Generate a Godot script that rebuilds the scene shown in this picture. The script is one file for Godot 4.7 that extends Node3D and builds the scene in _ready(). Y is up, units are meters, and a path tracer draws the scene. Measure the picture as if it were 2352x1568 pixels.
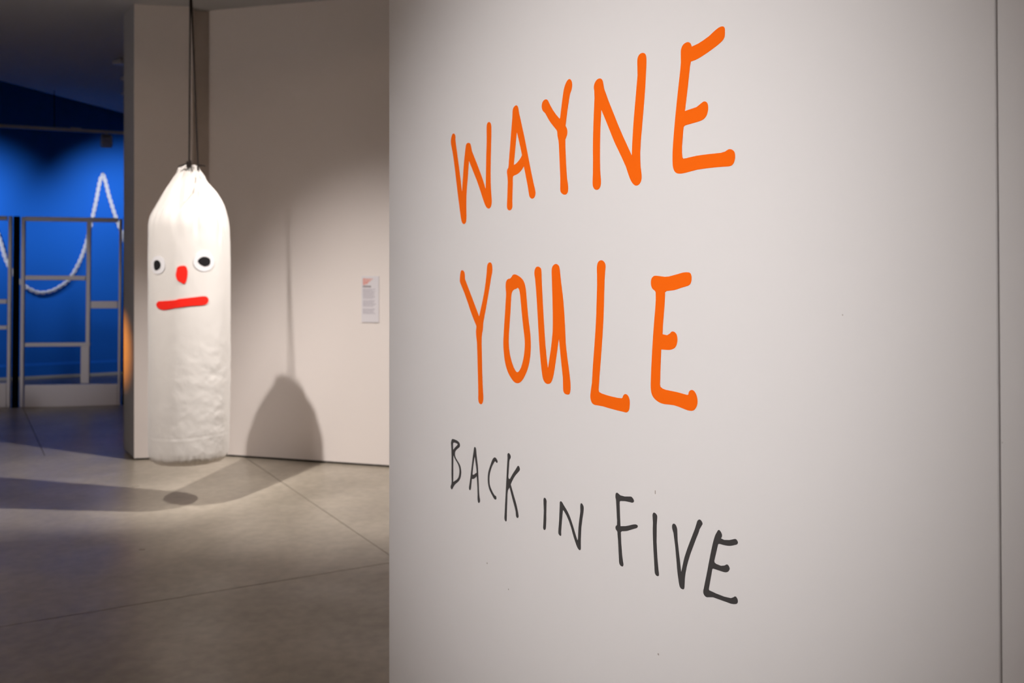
extends Node3D
# A gallery: a white title wall close by, a hanging sack with a felt face behind it, and a blue room beyond.
# Metres, y up. The camera stands at the origin, eye height 1.55, looking along -z with a lens shifted down.
# "depth" below means -z.

const EYE := 1.55
const BLUE_ENERGY := 3.8
const BLUE_HALF := 41.0
const F := 2240.0          # focal length in pixels of the 2352 x 1568 frame
const CX := 1176.0
const HY := 600.0          # horizon row

var used := {}
var M := {}

# ---------------------------------------------------------------- naming and small helpers

func numbered(n: String) -> String:
	if not used.has(n):
		used[n] = 0
		return n
	used[n] += 1
	return "%s_%03d" % [n, used[n]]

func tag(o: Node, label: String, category: String, group := "") -> void:
	o.set_meta("label", label)
	o.set_meta("category", category)
	if group:
		o.set_meta("group", group)

func thing(called: String, label: String, category: String, at := Vector3.ZERO, group := "") -> Node3D:
	var o := Node3D.new()
	o.name = numbered(called)
	o.position = at
	add_child(o, true)
	tag(o, label, category, group)
	return o

func structure(called: String, label := "") -> Node3D:
	var o := Node3D.new()
	o.name = called
	o.set_meta("kind", "structure")
	if label:
		o.set_meta("label", label)
	add_child(o, true)
	return o

func put(called: String, mesh: Mesh, mat: Material, parent: Node, xf := Transform3D()) -> MeshInstance3D:
	var o := MeshInstance3D.new()
	o.name = called
	o.mesh = mesh
	o.material_override = mat
	o.transform = xf
	o.cast_shadow = GeometryInstance3D.SHADOW_CASTING_SETTING_ON
	parent.add_child(o, true)
	return o

func ray_at(x: float, y: float, depth: float) -> Vector3:
	return Vector3((x - CX) / F * depth, EYE - (y - HY) / F * depth, -depth)

func start() -> SurfaceTool:
	var st := SurfaceTool.new()
	st.begin(Mesh.PRIMITIVE_TRIANGLES)
	return st

# one flat triangle whose front looks along n
func tri(st: SurfaceTool, a: Vector3, b: Vector3, c: Vector3, n: Vector3) -> void:
	var fn := (b - a).cross(c - a)
	if fn.length_squared() < 1e-20:
		return
	if fn.dot(n) > 0.0:
		var t := b
		b = c
		c = t
		fn = -fn
	fn = -fn.normalized()
	for p: Vector3 in [a, b, c]:
		st.set_normal(fn)
		st.add_vertex(p)

func quad(st: SurfaceTool, a: Vector3, b: Vector3, c: Vector3, d: Vector3, n: Vector3) -> void:
	tri(st, a, b, c, n)
	tri(st, a, c, d, n)

# box with chamfered edges, centre c, half sizes h, chamfer b, in the frame xf
func chamfer_box(st: SurfaceTool, c: Vector3, h: Vector3, b: float, xf := Transform3D()) -> void:
	b = minf(b, minf(h.x, minf(h.y, h.z)) * 0.9)
	var P := func(s: Vector3, axis: int) -> Vector3:
		var p := Vector3(s.x * h.x, s.y * h.y, s.z * h.z)
		for k in 3:
			if k != axis:
				p[k] -= s[k] * b
		return xf * (c + p)
	var turn := xf.basis
	for axis in 3:
		var u := (axis + 1) % 3
		var v := (axis + 2) % 3
		for s in [-1.0, 1.0]:
			var q := []
			for k: Array in [[-1, -1], [1, -1], [1, 1], [-1, 1]]:
				var g := Vector3.ZERO
				g[axis] = s
				g[u] = k[0]
				g[v] = k[1]
				q.append(P.call(g, axis))
			var n := Vector3.ZERO
			n[axis] = s
			quad(st, q[0], q[1], q[2], q[3], turn * n)
		for su in [-1.0, 1.0]:
			for sv in [-1.0, 1.0]:
				var g0 := Vector3.ZERO
				g0[axis] = -1
				g0[u] = su
				g0[v] = sv
				var g1 := g0
				g1[axis] = 1
				var n2 := Vector3.ZERO
				n2[u] = su
				n2[v] = sv
				quad(st, P.call(g0, u), P.call(g1, u), P.call(g1, v), P.call(g0, v), turn * n2)
	for sx in [-1.0, 1.0]:
		for sy in [-1.0, 1.0]:
			for sz in [-1.0, 1.0]:
				var g := Vector3(sx, sy, sz)
				tri(st, P.call(g, 0), P.call(g, 1), P.call(g, 2), turn * g)

# upright prism over a plan polygon of (x, depth)
func plan_prism(plan: PackedVector2Array, y0: float, y1: float) -> ArrayMesh:
	var st := start()
	var mid := Vector2.ZERO
	for p in plan:
		mid += p / plan.size()
	var tris := Geometry2D.triangulate_polygon(plan)
	for i in range(0, tris.size(), 3):
		var q := []
		for k in 3:
			q.append(plan[tris[i + k]])
		for yy: float in [y0, y1]:
			tri(st, Vector3(q[0].x, yy, -q[0].y), Vector3(q[1].x, yy, -q[1].y), Vector3(q[2].x, yy, -q[2].y), Vector3.UP if yy == y1 else Vector3.DOWN)
	var turn := 1.0 if Geometry2D.is_polygon_clockwise(plan) else -1.0
	for i in plan.size():
		var a := plan[i]
		var b := plan[(i + 1) % plan.size()]
		var n := Vector2(-(b - a).y, (b - a).x) * turn
		quad(st, Vector3(a.x, y0, -a.y), Vector3(b.x, y0, -b.y), Vector3(b.x, y1, -b.y), Vector3(a.x, y1, -a.y), Vector3(n.x, 0, -n.y))
	return st.commit()

# smooth skin over rings of equal count; rings are closed
func skin(st: SurfaceTool, rings: Array, cap_first := false, cap_last := false) -> void:
	var rows := rings.size()
	var n: int = rings[0].size()
	var mids := []
	for r: PackedVector3Array in rings:
		var m := Vector3.ZERO
		for p in r:
			m += p / n
		mids.append(m)
	var normals := []
	for i in rows:
		var row := PackedVector3Array()
		for j in n:
			var du: Vector3 = rings[i][(j + 1) % n] - rings[i][(j + n - 1) % n]
			var dv: Vector3 = rings[mini(i + 1, rows - 1)][j] - rings[maxi(i - 1, 0)][j]
			var nn := du.cross(dv)
			nn = nn.normalized() if nn.length_squared() > 1e-24 else (rings[i][j] - mids[i]).normalized()
			if nn.dot(rings[i][j] - mids[i]) < 0.0:
				nn = -nn
			row.append(nn)
		normals.append(row)
	for i in rows - 1:
		for j in n:
			var k := (j + 1) % n
			for t: Array in [[i, j, i, k, i + 1, k], [i, j, i + 1, k, i + 1, j]]:
				var a: Vector3 = rings[t[0]][t[1]]
				var b: Vector3 = rings[t[2]][t[3]]
				var c: Vector3 = rings[t[4]][t[5]]
				var order := [0, 1, 2]
				if (b - a).cross(c - a).dot(normals[t[0]][t[1]] + normals[t[4]][t[5]]) > 0.0:
					order = [0, 2, 1]
				for o: int in order:
					st.set_normal(normals[t[o * 2]][t[o * 2 + 1]])
					st.add_vertex(rings[t[o * 2]][t[o * 2 + 1]])
	for e in 2:
		if (e == 0 and cap_first) or (e == 1 and cap_last):
			var i := 0 if e == 0 else rows - 1
			var away: Vector3 = mids[i] - mids[1 if e == 0 else rows - 2]
			for j in n:
				tri(st, mids[i], rings[i][j], rings[i][(j + 1) % n], away)

func tube(st: SurfaceTool, path: PackedVector3Array, radius: float, sides := 8, closed := false, taper := 1.0) -> void:
	var rings := []
	var count := path.size()
	for i in count:
		var a := path[(i - 1 + count) % count] if closed else path[maxi(i - 1, 0)]
		var b := path[(i + 1) % count] if closed else path[mini(i + 1, count - 1)]
		var d := (b - a).normalized()
		var side := d.cross(Vector3(0.13, 0.21, 0.97)).normalized()
		var other := side.cross(d)
		var ring := PackedVector3Array()
		var r := radius * lerpf(1.0, taper, float(i) / maxf(1, count - 1))
		for j in sides:
			var w := TAU * j / sides
			ring.append(path[i] + (side * cos(w) + other * sin(w)) * r)
		rings.append(ring)
	if closed:
		rings.append(rings[0])
	skin(st, rings, not closed, not closed)

func curve_through(pts: PackedVector3Array, step: float) -> PackedVector3Array:
	var out := PackedVector3Array()
	for i in pts.size() - 1:
		var a := pts[maxi(i - 1, 0)]
		var b := pts[i]
		var c := pts[i + 1]
		var d := pts[mini(i + 2, pts.size() - 1)]
		var n := maxi(2, int(b.distance_to(c) / step))
		for k in n:
			var t := float(k) / n
			out.append(b.cubic_interpolate(c, a, d, t))
	out.append(pts[-1])
	return out

# ---------------------------------------------------------------- materials

func noise(freq: float, octaves: int, seed_at: int, kind := FastNoiseLite.TYPE_SIMPLEX_SMOOTH) -> FastNoiseLite:
	var n := FastNoiseLite.new()
	n.noise_type = kind
	n.frequency = freq
	n.fractal_octaves = octaves
	n.seed = seed_at
	return n

func noise_texture(size: int, n: FastNoiseLite, low: Color, high: Color, as_normal := false, bump := 4.0) -> NoiseTexture2D:
	var t := NoiseTexture2D.new()
	t.width = size
	t.height = size
	t.seamless = true
	t.noise = n
	if as_normal:
		t.as_normal_map = true
		t.bump_strength = bump
	else:
		var g := Gradient.new()
		g.set_color(0, low)
		g.set_color(1, high)
		t.color_ramp = g
	return t

func plain(color: Color, rough: float, spec := 0.5) -> StandardMaterial3D:
	var m := StandardMaterial3D.new()
	m.albedo_color = color
	m.roughness = rough
	m.metallic_specular = spec
	return m

func lin(r: float, g: float, b: float) -> Color:
	return Color(r, g, b).linear_to_srgb()

func wall_paint(color: Color, bump: float) -> StandardMaterial3D:
	var m := plain(color, 0.75, 0.35)
	m.normal_enabled = true
	m.normal_texture = M.roller
	m.normal_scale = bump
	m.uv1_triplanar = true
	m.uv1_world_triplanar = true
	m.uv1_scale = Vector3(2.2, 2.2, 2.2)
	return m

func make_materials() -> void:
	M.roller = noise_texture(512, noise(0.035, 4, 11), Color.BLACK, Color.WHITE, true, 1.2)
	M.white_wall = wall_paint(lin(0.80, 0.765, 0.75), 0.10)
	M.warm_wall = wall_paint(lin(0.76, 0.685, 0.64), 0.10)
	M.blue_wall = wall_paint(lin(0.004, 0.138, 0.66), 0.08)
	M.ceiling = plain(lin(0.44, 0.435, 0.44), 0.9, 0.2)
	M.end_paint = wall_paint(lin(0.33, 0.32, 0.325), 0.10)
	M.dark_ceiling = plain(lin(0.10, 0.10, 0.11), 0.9, 0.2)
	M.gap = plain(lin(0.02, 0.017, 0.014), 0.95, 0.1)

	# polished concrete: broad clouds, finer mottling on top
	var c := plain(Color.WHITE, 1.0, 0.42)
	c.albedo_texture = noise_texture(1024, noise(0.0045, 5, 3), lin(0.335, 0.288, 0.226), lin(0.50, 0.435, 0.35))
	c.uv1_triplanar = true
	c.uv1_world_triplanar = true
	c.uv1_scale = Vector3(0.26, 0.26, 0.26)
	c.roughness_texture = noise_texture(512, noise(0.012, 4, 8), Color(0.27, 0.27, 0.27), Color(0.40, 0.40, 0.40))
	c.detail_enabled = true
	c.detail_blend_mode = BaseMaterial3D.BLEND_MODE_MUL
	c.detail_albedo = noise_texture(1024, noise(0.02, 6, 21), Color(0.88, 0.875, 0.87), Color(1.0, 1.0, 1.0))
	c.detail_uv_layer = BaseMaterial3D.DETAIL_UV_2
	c.uv2_triplanar = true
	c.uv2_world_triplanar = true
	c.uv2_scale = Vector3(0.55, 0.55, 0.55)
	M.concrete = c

	var cloth := plain(lin(0.69, 0.64, 0.59), 0.95, 0.15)
	cloth.rim_enabled = true
	cloth.rim = 0.6
	cloth.rim_tint = 0.0
	cloth.heightmap_enabled = true
	cloth.heightmap_texture = noise_texture(512, noise(0.12, 3, 5), Color.BLACK, Color.WHITE)
	cloth.heightmap_scale = 0.05
	cloth.uv1_triplanar = true
	cloth.uv1_scale = Vector3(3, 3, 3)
	M.cloth = cloth
	M.felt_white = plain(lin(0.735, 0.705, 0.70), 0.95, 0.15)
	M.label_board = plain(lin(0.68, 0.64, 0.65), 0.7, 0.3)
	M.speck = plain(lin(0.42, 0.36, 0.32), 0.8, 0.2)
	M.felt_black = plain(lin(0.014, 0.013, 0.014), 0.9, 0.25)
	M.felt_red = plain(lin(0.86, 0.022, 0.012), 0.9, 0.25)
	M.rope = plain(lin(0.020, 0.014, 0.012), 0.85, 0.3)
	M.orange = plain(lin(1.0, 0.152, 0.006), 0.7, 0.12)
	M.charcoal = plain(lin(0.058, 0.053, 0.052), 0.6, 0.3)
	M.frame_paint = plain(lin(0.78, 0.75, 0.77), 0.55, 0.4)
	M.pale_strip = plain(lin(0.50, 0.50, 0.50), 0.5, 0.5)
	M.black_post = plain(lin(0.004, 0.004, 0.004), 0.9, 0.1)
	M.plastic = plain(lin(0.86, 0.86, 0.90), 0.35, 0.5)
	M.steel = plain(lin(0.22, 0.22, 0.23), 0.5, 0.5)
	M.fitting = plain(lin(0.55, 0.55, 0.56), 0.6, 0.4)
	M.lens = plain(lin(0.9, 0.9, 0.9), 0.4)
	M.lens.emission_enabled = true
	M.lens.emission = Color(1.0, 0.93, 0.84)
	M.lens.emission_energy_multiplier = 2.0
	M.amber_lens = M.lens.duplicate()
	M.amber_lens.emission = Color(1.0, 0.62, 0.2)

# ---------------------------------------------------------------- lamps

# a spot head: housing with a fin ring, yoke and a glowing lens, the light just in front of the lens
func spot_lamp(label: String, at: Vector3, aim: Vector3, energy: float, color: Color, half: float, blend: float, size := 0.03, scale_up := 1.0, lens: Material = null, spot_group := "") -> Node3D:
	var o := thing("spot_lamp", label, "spotlight", at, spot_group)
	var d := (aim - at).normalized()
	var side := d.cross(Vector3.UP).normalized()
	var up := side.cross(d)
	var b := Basis(side, up, -d)
	var rings := []
	for p: Array in [[0.16, 0.030], [0.155, 0.042], [0.10, 0.046], [0.098, 0.052], [0.085, 0.052], [0.083, 0.048], [0.01, 0.050], [0.0, 0.054], [-0.012, 0.054], [-0.012, 0.046]]:
		var ring := PackedVector3Array()
		for j in 20:
			var w := TAU * j / 20
			ring.append(Vector3(cos(w) * p[1], sin(w) * p[1], p[0]) * scale_up)
		rings.append(ring)
	var st := start()
	skin(st, rings, true, false)
	put("housing", st.commit(), M.fitting, o, Transform3D(b, Vector3.ZERO))
	st = start()
	var disc := []
	for z: float in [-0.004, -0.009]:
		var ring := PackedVector3Array()
		for j in 20:
			var w := TAU * j / 20
			ring.append(Vector3(cos(w) * 0.045, sin(w) * 0.045, z) * scale_up)
		disc.append(ring)
	skin(st, disc, true, true)
	put("lens", st.commit(), lens if lens else M.lens, o, Transform3D(b, Vector3.ZERO))
	st = start()
	chamfer_box(st, Vector3(0, 0.11, 0.0) * scale_up, Vector3(0.014, 0.075, 0.02) * scale_up, 0.003)
	put("stem", st.commit(), M.fitting, o, Transform3D(Basis.IDENTITY, -d * 0.06 * scale_up))
	var l := SpotLight3D.new()
	l.name = "beam"
	l.light_energy = energy
	l.light_color = color
	l.spot_angle = half
	l.spot_angle_attenuation = blend
	l.spot_range = 30.0
	l.spot_attenuation = 2.0
	l.light_size = size
	l.shadow_enabled = true
	o.add_child(l)
	l.transform = Transform3D(b, d * 0.03 * scale_up)
	return o

# ---------------------------------------------------------------- wall lettering

const WALL_EDGE := 893.7      # frame column of the title wall's far edge
const WALL_VP := -100.0       # frame column it runs towards
const WALL_DEPTH := 2.9
var wall_dir := Vector3(0.4951, 0, 0.8689)     # along the wall, towards the viewer
var wall_out := Vector3(-0.8689, 0, 0.4951)    # out of its face
var wall_foot := Vector3.ZERO

# frame point -> (metres along the title wall from its far edge, height)
func on_title_wall(x: float, y: float) -> Vector2:
	var depth := WALL_DEPTH * (WALL_EDGE - WALL_VP) / (x - WALL_VP)
	return Vector2((WALL_DEPTH - depth) / 0.8689, EYE - (y - HY) / F * depth)

# "x,y x,y* ..." -> smooth closed outline; * marks a sharp corner
func outline(text: String, x0: float, y0: float, k: float, to_plane: Callable) -> PackedVector2Array:
	var pts := PackedVector2Array()
	var sharp := []
	for w in text.split(" ", false):
		var s := w.ends_with("*")
		var xy := w.trim_suffix("*").split(",")
		pts.append(Vector2(x0 + xy[0].to_float() * k, y0 + xy[1].to_float() * k))
		sharp.append(s)
	var n := pts.size()
	var out := PackedVector2Array()
	for i in n:
		var b := pts[i]
		var c := pts[(i + 1) % n]
		var a := pts[(i + n - 1) % n]
		var d := pts[(i + 2) % n]
		# Bezier handles: tangent along the chord of the neighbours, length tied to this side
		var side := b.distance_to(c)
		var tb := Vector2.ZERO if sharp[i] else (c - a).normalized() * side * 0.34
		var tc := Vector2.ZERO if sharp[(i + 1) % n] else (d - b).normalized() * side * 0.34
		for j in 5:
			var p := b.bezier_interpolate(b + tb, c - tc, c, j / 5.0)
			out.append(to_plane.call(p.x, p.y))
	return out

# a thin cut-out of the outline (holes left open), in local axes x along, y up, z out
func cutout(outer: PackedVector2Array, holes: Array, t: float) -> ArrayMesh:
	var st := start()
	var pieces: Array = [outer]
	for h: PackedVector2Array in holes:
		var lo := h[0].x
		var hi := h[0].x
		for p in h:
			lo = minf(lo, p.x)
			hi = maxf(hi, p.x)
		var cut := (lo + hi) / 2.0
		var next := []
		for piece: PackedVector2Array in pieces:
			for s: Array in [[-50.0, cut], [cut, 50.0]]:
				var strip := PackedVector2Array([Vector2(s[0], -50), Vector2(s[1], -50), Vector2(s[1], 50), Vector2(s[0], 50)])
				for q in Geometry2D.intersect_polygons(piece, strip):
					next.append_array(Geometry2D.clip_polygons(q, h))
		pieces = next
	for piece: PackedVector2Array in pieces:
		var tris := Geometry2D.triangulate_polygon(piece)
		for i in range(0, tris.size(), 3):
			for z: float in [0.0, t]:
				var q := []
				for k in 3:
					q.append(Vector3(piece[tris[i + k]].x, piece[tris[i + k]].y, z))
				tri(st, q[0], q[1], q[2], Vector3(0, 0, 1 if z > 0.0 else -1))
	for e in 1 + holes.size():
		var loop: PackedVector2Array = outer if e == 0 else holes[e - 1]
		var flip := (1.0 if Geometry2D.is_polygon_clockwise(loop) else -1.0) * (1.0 if e == 0 else -1.0)
		for i in loop.size():
			var a := loop[i]
			var b := loop[(i + 1) % loop.size()]
			quad(st, Vector3(a.x, a.y, 0), Vector3(b.x, b.y, 0), Vector3(b.x, b.y, t), Vector3(a.x, a.y, t), Vector3(-(b - a).y, (b - a).x, 0) * flip)
	return st.commit()

func wall_letter(label: String, group: String, mat: Material, x0: float, y0: float, k: float, text: String, hole_texts := []) -> void:
	var outer := outline(text, x0, y0, k, on_title_wall)
	var holes := []
	for h: String in hole_texts:
		holes.append(outline(h, x0, y0, k, on_title_wall))
	var lo := outer[0]
	var hi := outer[0]
	for p in outer:
		lo = lo.min(p)
		hi = hi.max(p)
	var base := Vector2((lo.x + hi.x) / 2.0, lo.y)
	for i in outer.size():
		outer[i] -= base
	for h: PackedVector2Array in holes:
		for i in h.size():
			h[i] -= base
	# h is a reference in an Array of packed arrays only by copy, so write the shifted ones back
	for e in holes.size():
		var fixed := outline(hole_texts[e], x0, y0, k, on_title_wall)
		for i in fixed.size():
			fixed[i] -= base
		holes[e] = fixed
	var at := wall_foot + wall_dir * base.x + Vector3.UP * base.y + wall_out * 0.0001
	var o := put(numbered("wall_letter"), cutout(outer, holes, 0.0004), mat, self, Transform3D(Basis(wall_dir, Vector3.UP, wall_out), at))
	tag(o, label, "letter", group)

func lettering() -> void:
	var g1 := "orange letters of the top line on the white wall"
	var g2 := "orange letters of the second line on the white wall"
	var g3 := "dark grey letters of the bottom line on the white wall"
	var k := 340.0 / 1777.0
	wall_letter("orange hand-drawn capital W starting the top line", g1, M.orange, 1000, 240, k,
		"218,347 236,362 241,385 241,430 255,530 275,680 300,870 321,1056* 330,900 345,690 360,550 368,490 380,466 402,459 420,472 430,510 440,560 460,610 490,685 530,790 570,900 605,1018* 608,850 612,600 617,450 616,300 618,250 628,220 644,209 661,220 671,250 673,300 672,400 668,550 664,750 664,900 668,1020 674,1100 677,1170 672,1210 658,1240 640,1248 622,1240 604,1215 585,1170 555,1080 520,970 480,865 440,765 404,674* 398,760 390,880 380,990 373,1120 372,1250 374,1340 370,1400 358,1427 342,1434 325,1422 314,1390 305,1340 290,1230 270,1070 250,900 230,730 212,600 200,530 190,480 187,440 192,400 203,362")
	wall_letter("orange hand-drawn capital A in the top line", g1, M.orange, 1000, 240, k,
		"972,9 987,20 997,50 1005,100 1020,165 1045,280 1075,420 1110,600 1145,780 1180,950 1195,1010 1202,1060 1196,1100 1180,1123 1160,1129 1140,1118 1127,1090 1118,1030 1095,900 1063,740* 1040,780 1010,815 975,840 945,853 932,870 930,950 926,1080 924,1170 925,1220 915,1255 892,1270 870,1258 861,1225 863,1150 868,1000 870,900 864,850 860,810 866,775 878,755 882,700 893,560 908,370 920,220 927,120 928,80 936,45 952,20",
		["979,328* 970,420 957,560 942,724* 965,712 1000,675 1025,640 1041,606* 1030,550 1005,440"])
	wall_letter("orange hand-drawn capital Y in the top line, knotted at its fork", g1, M.orange, 1230, 170, 100.0 / 541.0,
		"421,62 437,70 450,92 456,130 453,170 445,205 432,240 420,300 403,410 388,520 373,643 385,665 395,695 396,730 390,765 378,790 371,815 372,920 378,1060 384,1190 391,1290 400,1350 406,1410 402,1460 388,1488 365,1499 335,1488 315,1465 308,1430 310,1370 308,1250 302,1120 296,980 290,860 283,805 274,770 271,715 258,690 215,638 170,575 140,520 118,482 95,460 80,425 79,385 90,345 110,322 133,314 152,325 170,360 200,420 245,490 300,556* 308,540 318,450 330,350 345,240 356,180 375,120 398,78")
	k = 400.0 / 1493.0
	wall_letter("orange hand-drawn capital N in the top line", g1, M.orange, 1320, 40, k,
		"215,523 232,530 243,553 248,595 262,640 290,715 340,840 390,965 440,1075 490,1185* 495,1060 505,900 520,720 533,570 540,480 537,390 540,350 552,322 570,307 590,304 606,315 613,340 615,380 610,500 602,640 590,790 575,960 563,1120 562,1200 565,1280 573,1345 572,1390 558,1424 535,1441 512,1436 490,1412 470,1370 440,1280 395,1180 340,1065 290,940 228,789* 222,900 217,1100 217,1240 220,1340 225,1400 221,1445 207,1470 188,1478 168,1468 156,1440 155,1390 158,1280 157,1100 161,920 168,750 171,650 165,600 172,565 190,535")
	wall_letter("large orange capital E ending the top line, its upper arm swept upward", g1, M.orange, 1320, 40, k,
		"965,212 988,218 1000,238 1003,252* 1040,235 1090,205 1150,162 1200,115 1240,85 1270,77 1285,90 1288,125 1285,165 1270,195 1240,225 1190,265 1130,308 1075,343 1030,367 993,379* 983,470 968,610 945,803* 985,788 1045,768 1075,745 1100,724 1118,720 1135,732 1144,765 1140,810 1128,845 1105,872 1075,888 1010,908 950,924 935,938 930,980 922,1070 920,1150 924,1200 934,1211 980,1200 1060,1183 1160,1170 1280,1156 1300,1142 1325,1129 1350,1134 1370,1155 1375,1195 1368,1235 1350,1265 1325,1276 1250,1281 1150,1291 1050,1305 1000,1318 940,1334 895,1339 865,1328 848,1300 840,1255 840,1150 850,1000 866,820 890,590 905,460 911,380 910,300 915,265 932,232")
	k = 310.0 / 1279.0
	wall_letter("orange hand-drawn capital Y starting the second line", g2, M.orange, 1030, 580, k,
		"131,166 148,178 156,210 157,250 180,310 210,390 250,495 292,605* 310,520 330,430 350,310 363,190 368,125 378,100 394,92 408,102 416,135 416,180 407,225 395,300 375,420 350,560 331,660 329,700 326,735 318,775 315,850 318,1000 322,1180 327,1300 331,1370 328,1410 318,1432 308,1436 293,1425 284,1395 284,1330 281,1200 276,1000 271,850 264,790 262,740 266,705 264,690 245,645 215,565 185,475 155,390 125,315 110,275 110,240 115,190 121,172")
	wall_letter("tall narrow orange capital O in the second line", g2, M.orange, 1030, 580, k,
		"585,245 600,228 610,212 627,206 650,212 690,240 715,275 730,325 738,390 745,480 758,620 772,730 780,830 780,920 772,1010 755,1090 728,1160 695,1215 660,1237 625,1225 590,1180 560,1120 538,1040 526,950 521,860 525,760 532,650 540,530 546,420 547,380 543,330 545,285 556,258 572,247",
		["657,334 670,350 678,385 684,440 695,560 708,690 722,810 724,890 715,980 700,1050 680,1105 653,1132 628,1105 605,1050 585,975 573,890 572,810 578,700 588,560 594,440 598,395 607,365 625,348 640,344"])
	wall_letter("orange hand-drawn capital U in the second line, thick second stroke", g2, M.orange, 1030, 580, k,
		"848,132 865,138 878,155 882,190 883,240 888,340 895,480 905,650 915,820 928,970 943,1097* 950,1060 965,960 978,860 988,750 990,650 988,500 984,350 981,250 979,170 985,135 1000,115 1020,107 1040,117 1052,140 1058,190 1070,300 1085,420 1097,560 1105,700 1112,860 1125,980 1140,1090 1153,1200 1157,1260 1155,1310 1145,1340 1120,1343 1100,1332 1089,1305 1087,1250 1084,1170 1075,1090 1063,970 1054,870 1047,808* 1038,880 1020,1010 1005,1110 990,1185 972,1230 948,1244 922,1236 903,1210 892,1170 880,1080 866,930 855,760 845,570 833,380 822,250 815,195 820,160 832,138")
	k = 310.0 / 1246.0
	wall_letter("orange hand-drawn capital L in the second line", g2, M.orange, 1330, 580, k,
		"205,70 225,78 240,100 245,130 240,180 234,300 230,480 224,640 213,820 200,1000 190,1130 183,1230 182,1275 190,1290 240,1310 300,1327 370,1342 402,1344* 408,1320 425,1305 445,1312 460,1335 468,1370 467,1415 460,1455 440,1474 420,1471 350,1455 270,1433 190,1410 150,1406 125,1392 110,1362 105,1325 110,1270 120,1200 127,1070 138,920 152,720 160,560 165,380 168,240 165,150 170,105 183,80")
	wall_letter("orange hand-drawn capital E ending the second line", g2, M.orange, 1330, 580, k,
		"710,213 750,218 805,223 850,215 910,198 960,184 1000,181 1025,188 1037,215 1037,260 1025,293 1000,308 950,322 890,343 850,350 820,352 796,361 794,390 790,470 780,600 769,752* 790,757 820,762 838,750 850,733 865,727 885,735 902,760 908,800 902,845 885,877 850,895 810,897 759,893* 756,950 752,1050 750,1150 747,1215 755,1243 785,1260 830,1273 900,1286 960,1302 1010,1316* 1013,1290 1025,1272 1045,1267 1065,1280 1082,1310 1092,1350 1092,1395 1080,1430 1060,1453 1035,1460 995,1452 940,1430 885,1410 830,1402 780,1396 735,1378 695,1345 672,1305 663,1250 663,1180 670,1010 682,800 696,610 707,480 709,370 700,352 680,335 668,310 664,275 670,240 688,218")
	k = 210.0 / 1432.0
	wall_letter("thin dark grey capital B starting the bottom line", g3, M.charcoal, 1010, 990, k,
		"200,121 225,125 270,145 300,170 315,200 317,230 305,255 280,275 255,300 242,330 240,370 250,410 275,455 305,505 325,550 336,610 337,660 328,720 310,765 280,800 245,830 220,865 205,895 190,910 177,895 172,865 180,840 188,815 186,700 187,500 186,350 182,230 178,180 184,160 188,135",
		["232,178 265,190 282,205 265,230 235,260 210,298* 210,240 209,190", "216,360* 225,400 250,450 280,500 300,550 310,610 307,670 295,720 270,755 240,775 213,793* 213,650 213,500"])
	wall_letter("thin dark grey capital A in the bottom line", g3, M.charcoal, 1010, 990, k,
		"549,246 565,262 572,300 575,350 585,440 597,540 605,680 612,820 618,970 625,1040 632,1080 625,1115 612,1122 600,1105 594,1060 595,990 590,850 580,695* 570,715 550,735 527,747 508,740 500,790 494,850 488,900 478,922 465,915 460,880 468,830 480,740 492,640 505,520 518,410 532,320 538,270",
		["549,390* 558,450 570,540 580,648* 560,660 538,678 513,678* 522,590 535,480"])
	wall_letter("thin dark grey capital C in the bottom line", g3, M.charcoal, 1010, 990, k,
		"865,410 885,425 902,455 907,480 898,495 884,488 872,468 850,490 825,540 800,610 783,680 779,760 783,830 800,890 825,945 850,990 863,1007 878,1012 888,1040 885,1065 870,1070 850,1052 830,1015 800,960 775,900 760,830 754,750 758,670 772,600 795,530 820,460 843,420")
	wall_letter("dark grey capital K in the bottom line", g3, M.charcoal, 1010, 990, k,
		"1075,342 1092,350 1108,378 1112,410 1103,435 1092,455 1088,520 1080,640 1075,730 1085,745 1098,752* 1120,710 1155,650 1195,590 1215,555 1232,541 1245,555 1256,590 1248,620 1220,650 1180,700 1145,760 1112,830* 1130,900 1165,1020 1200,1140 1220,1230 1232,1300 1235,1340 1222,1358 1205,1348 1195,1315 1190,1250 1170,1170 1130,1020 1095,880* 1080,905 1064,940 1060,1050 1055,1200 1050,1330 1048,1400 1038,1412 1025,1400 1016,1370 1018,1300 1024,1170 1033,1000 1043,800 1052,620 1060,480 1064,420 1062,365")
	k = 270.0 / 1924.0
	wall_letter("short dark grey capital I beside the N in the bottom line", g3, M.charcoal, 1220, 1110, k,
		"220,232 240,250 252,290 250,340 247,450 248,560 245,650 242,710 236,745 222,761 207,752 198,725 200,680 206,580 209,450 207,350 203,280 208,245")
	wall_letter("dark grey capital N in the bottom line", g3, M.charcoal, 1220, 1110, k,
		"485,290 505,305 540,365 580,430 620,510 655,600 690,710 730,850 758,940* 768,900 770,840 775,740 785,630 800,520 808,440 806,390 808,345 820,322 840,340 857,375 860,420 853,490 838,580 825,680 816,800 812,930 813,1030 811,1075 800,1091 780,1080 755,1040 725,960 690,850 655,720 610,590 560,485 522,426* 513,500 505,600 495,710 490,790 492,835 485,857 465,845 449,820 447,780 453,690 462,560 466,440 470,350 472,305")
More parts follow.
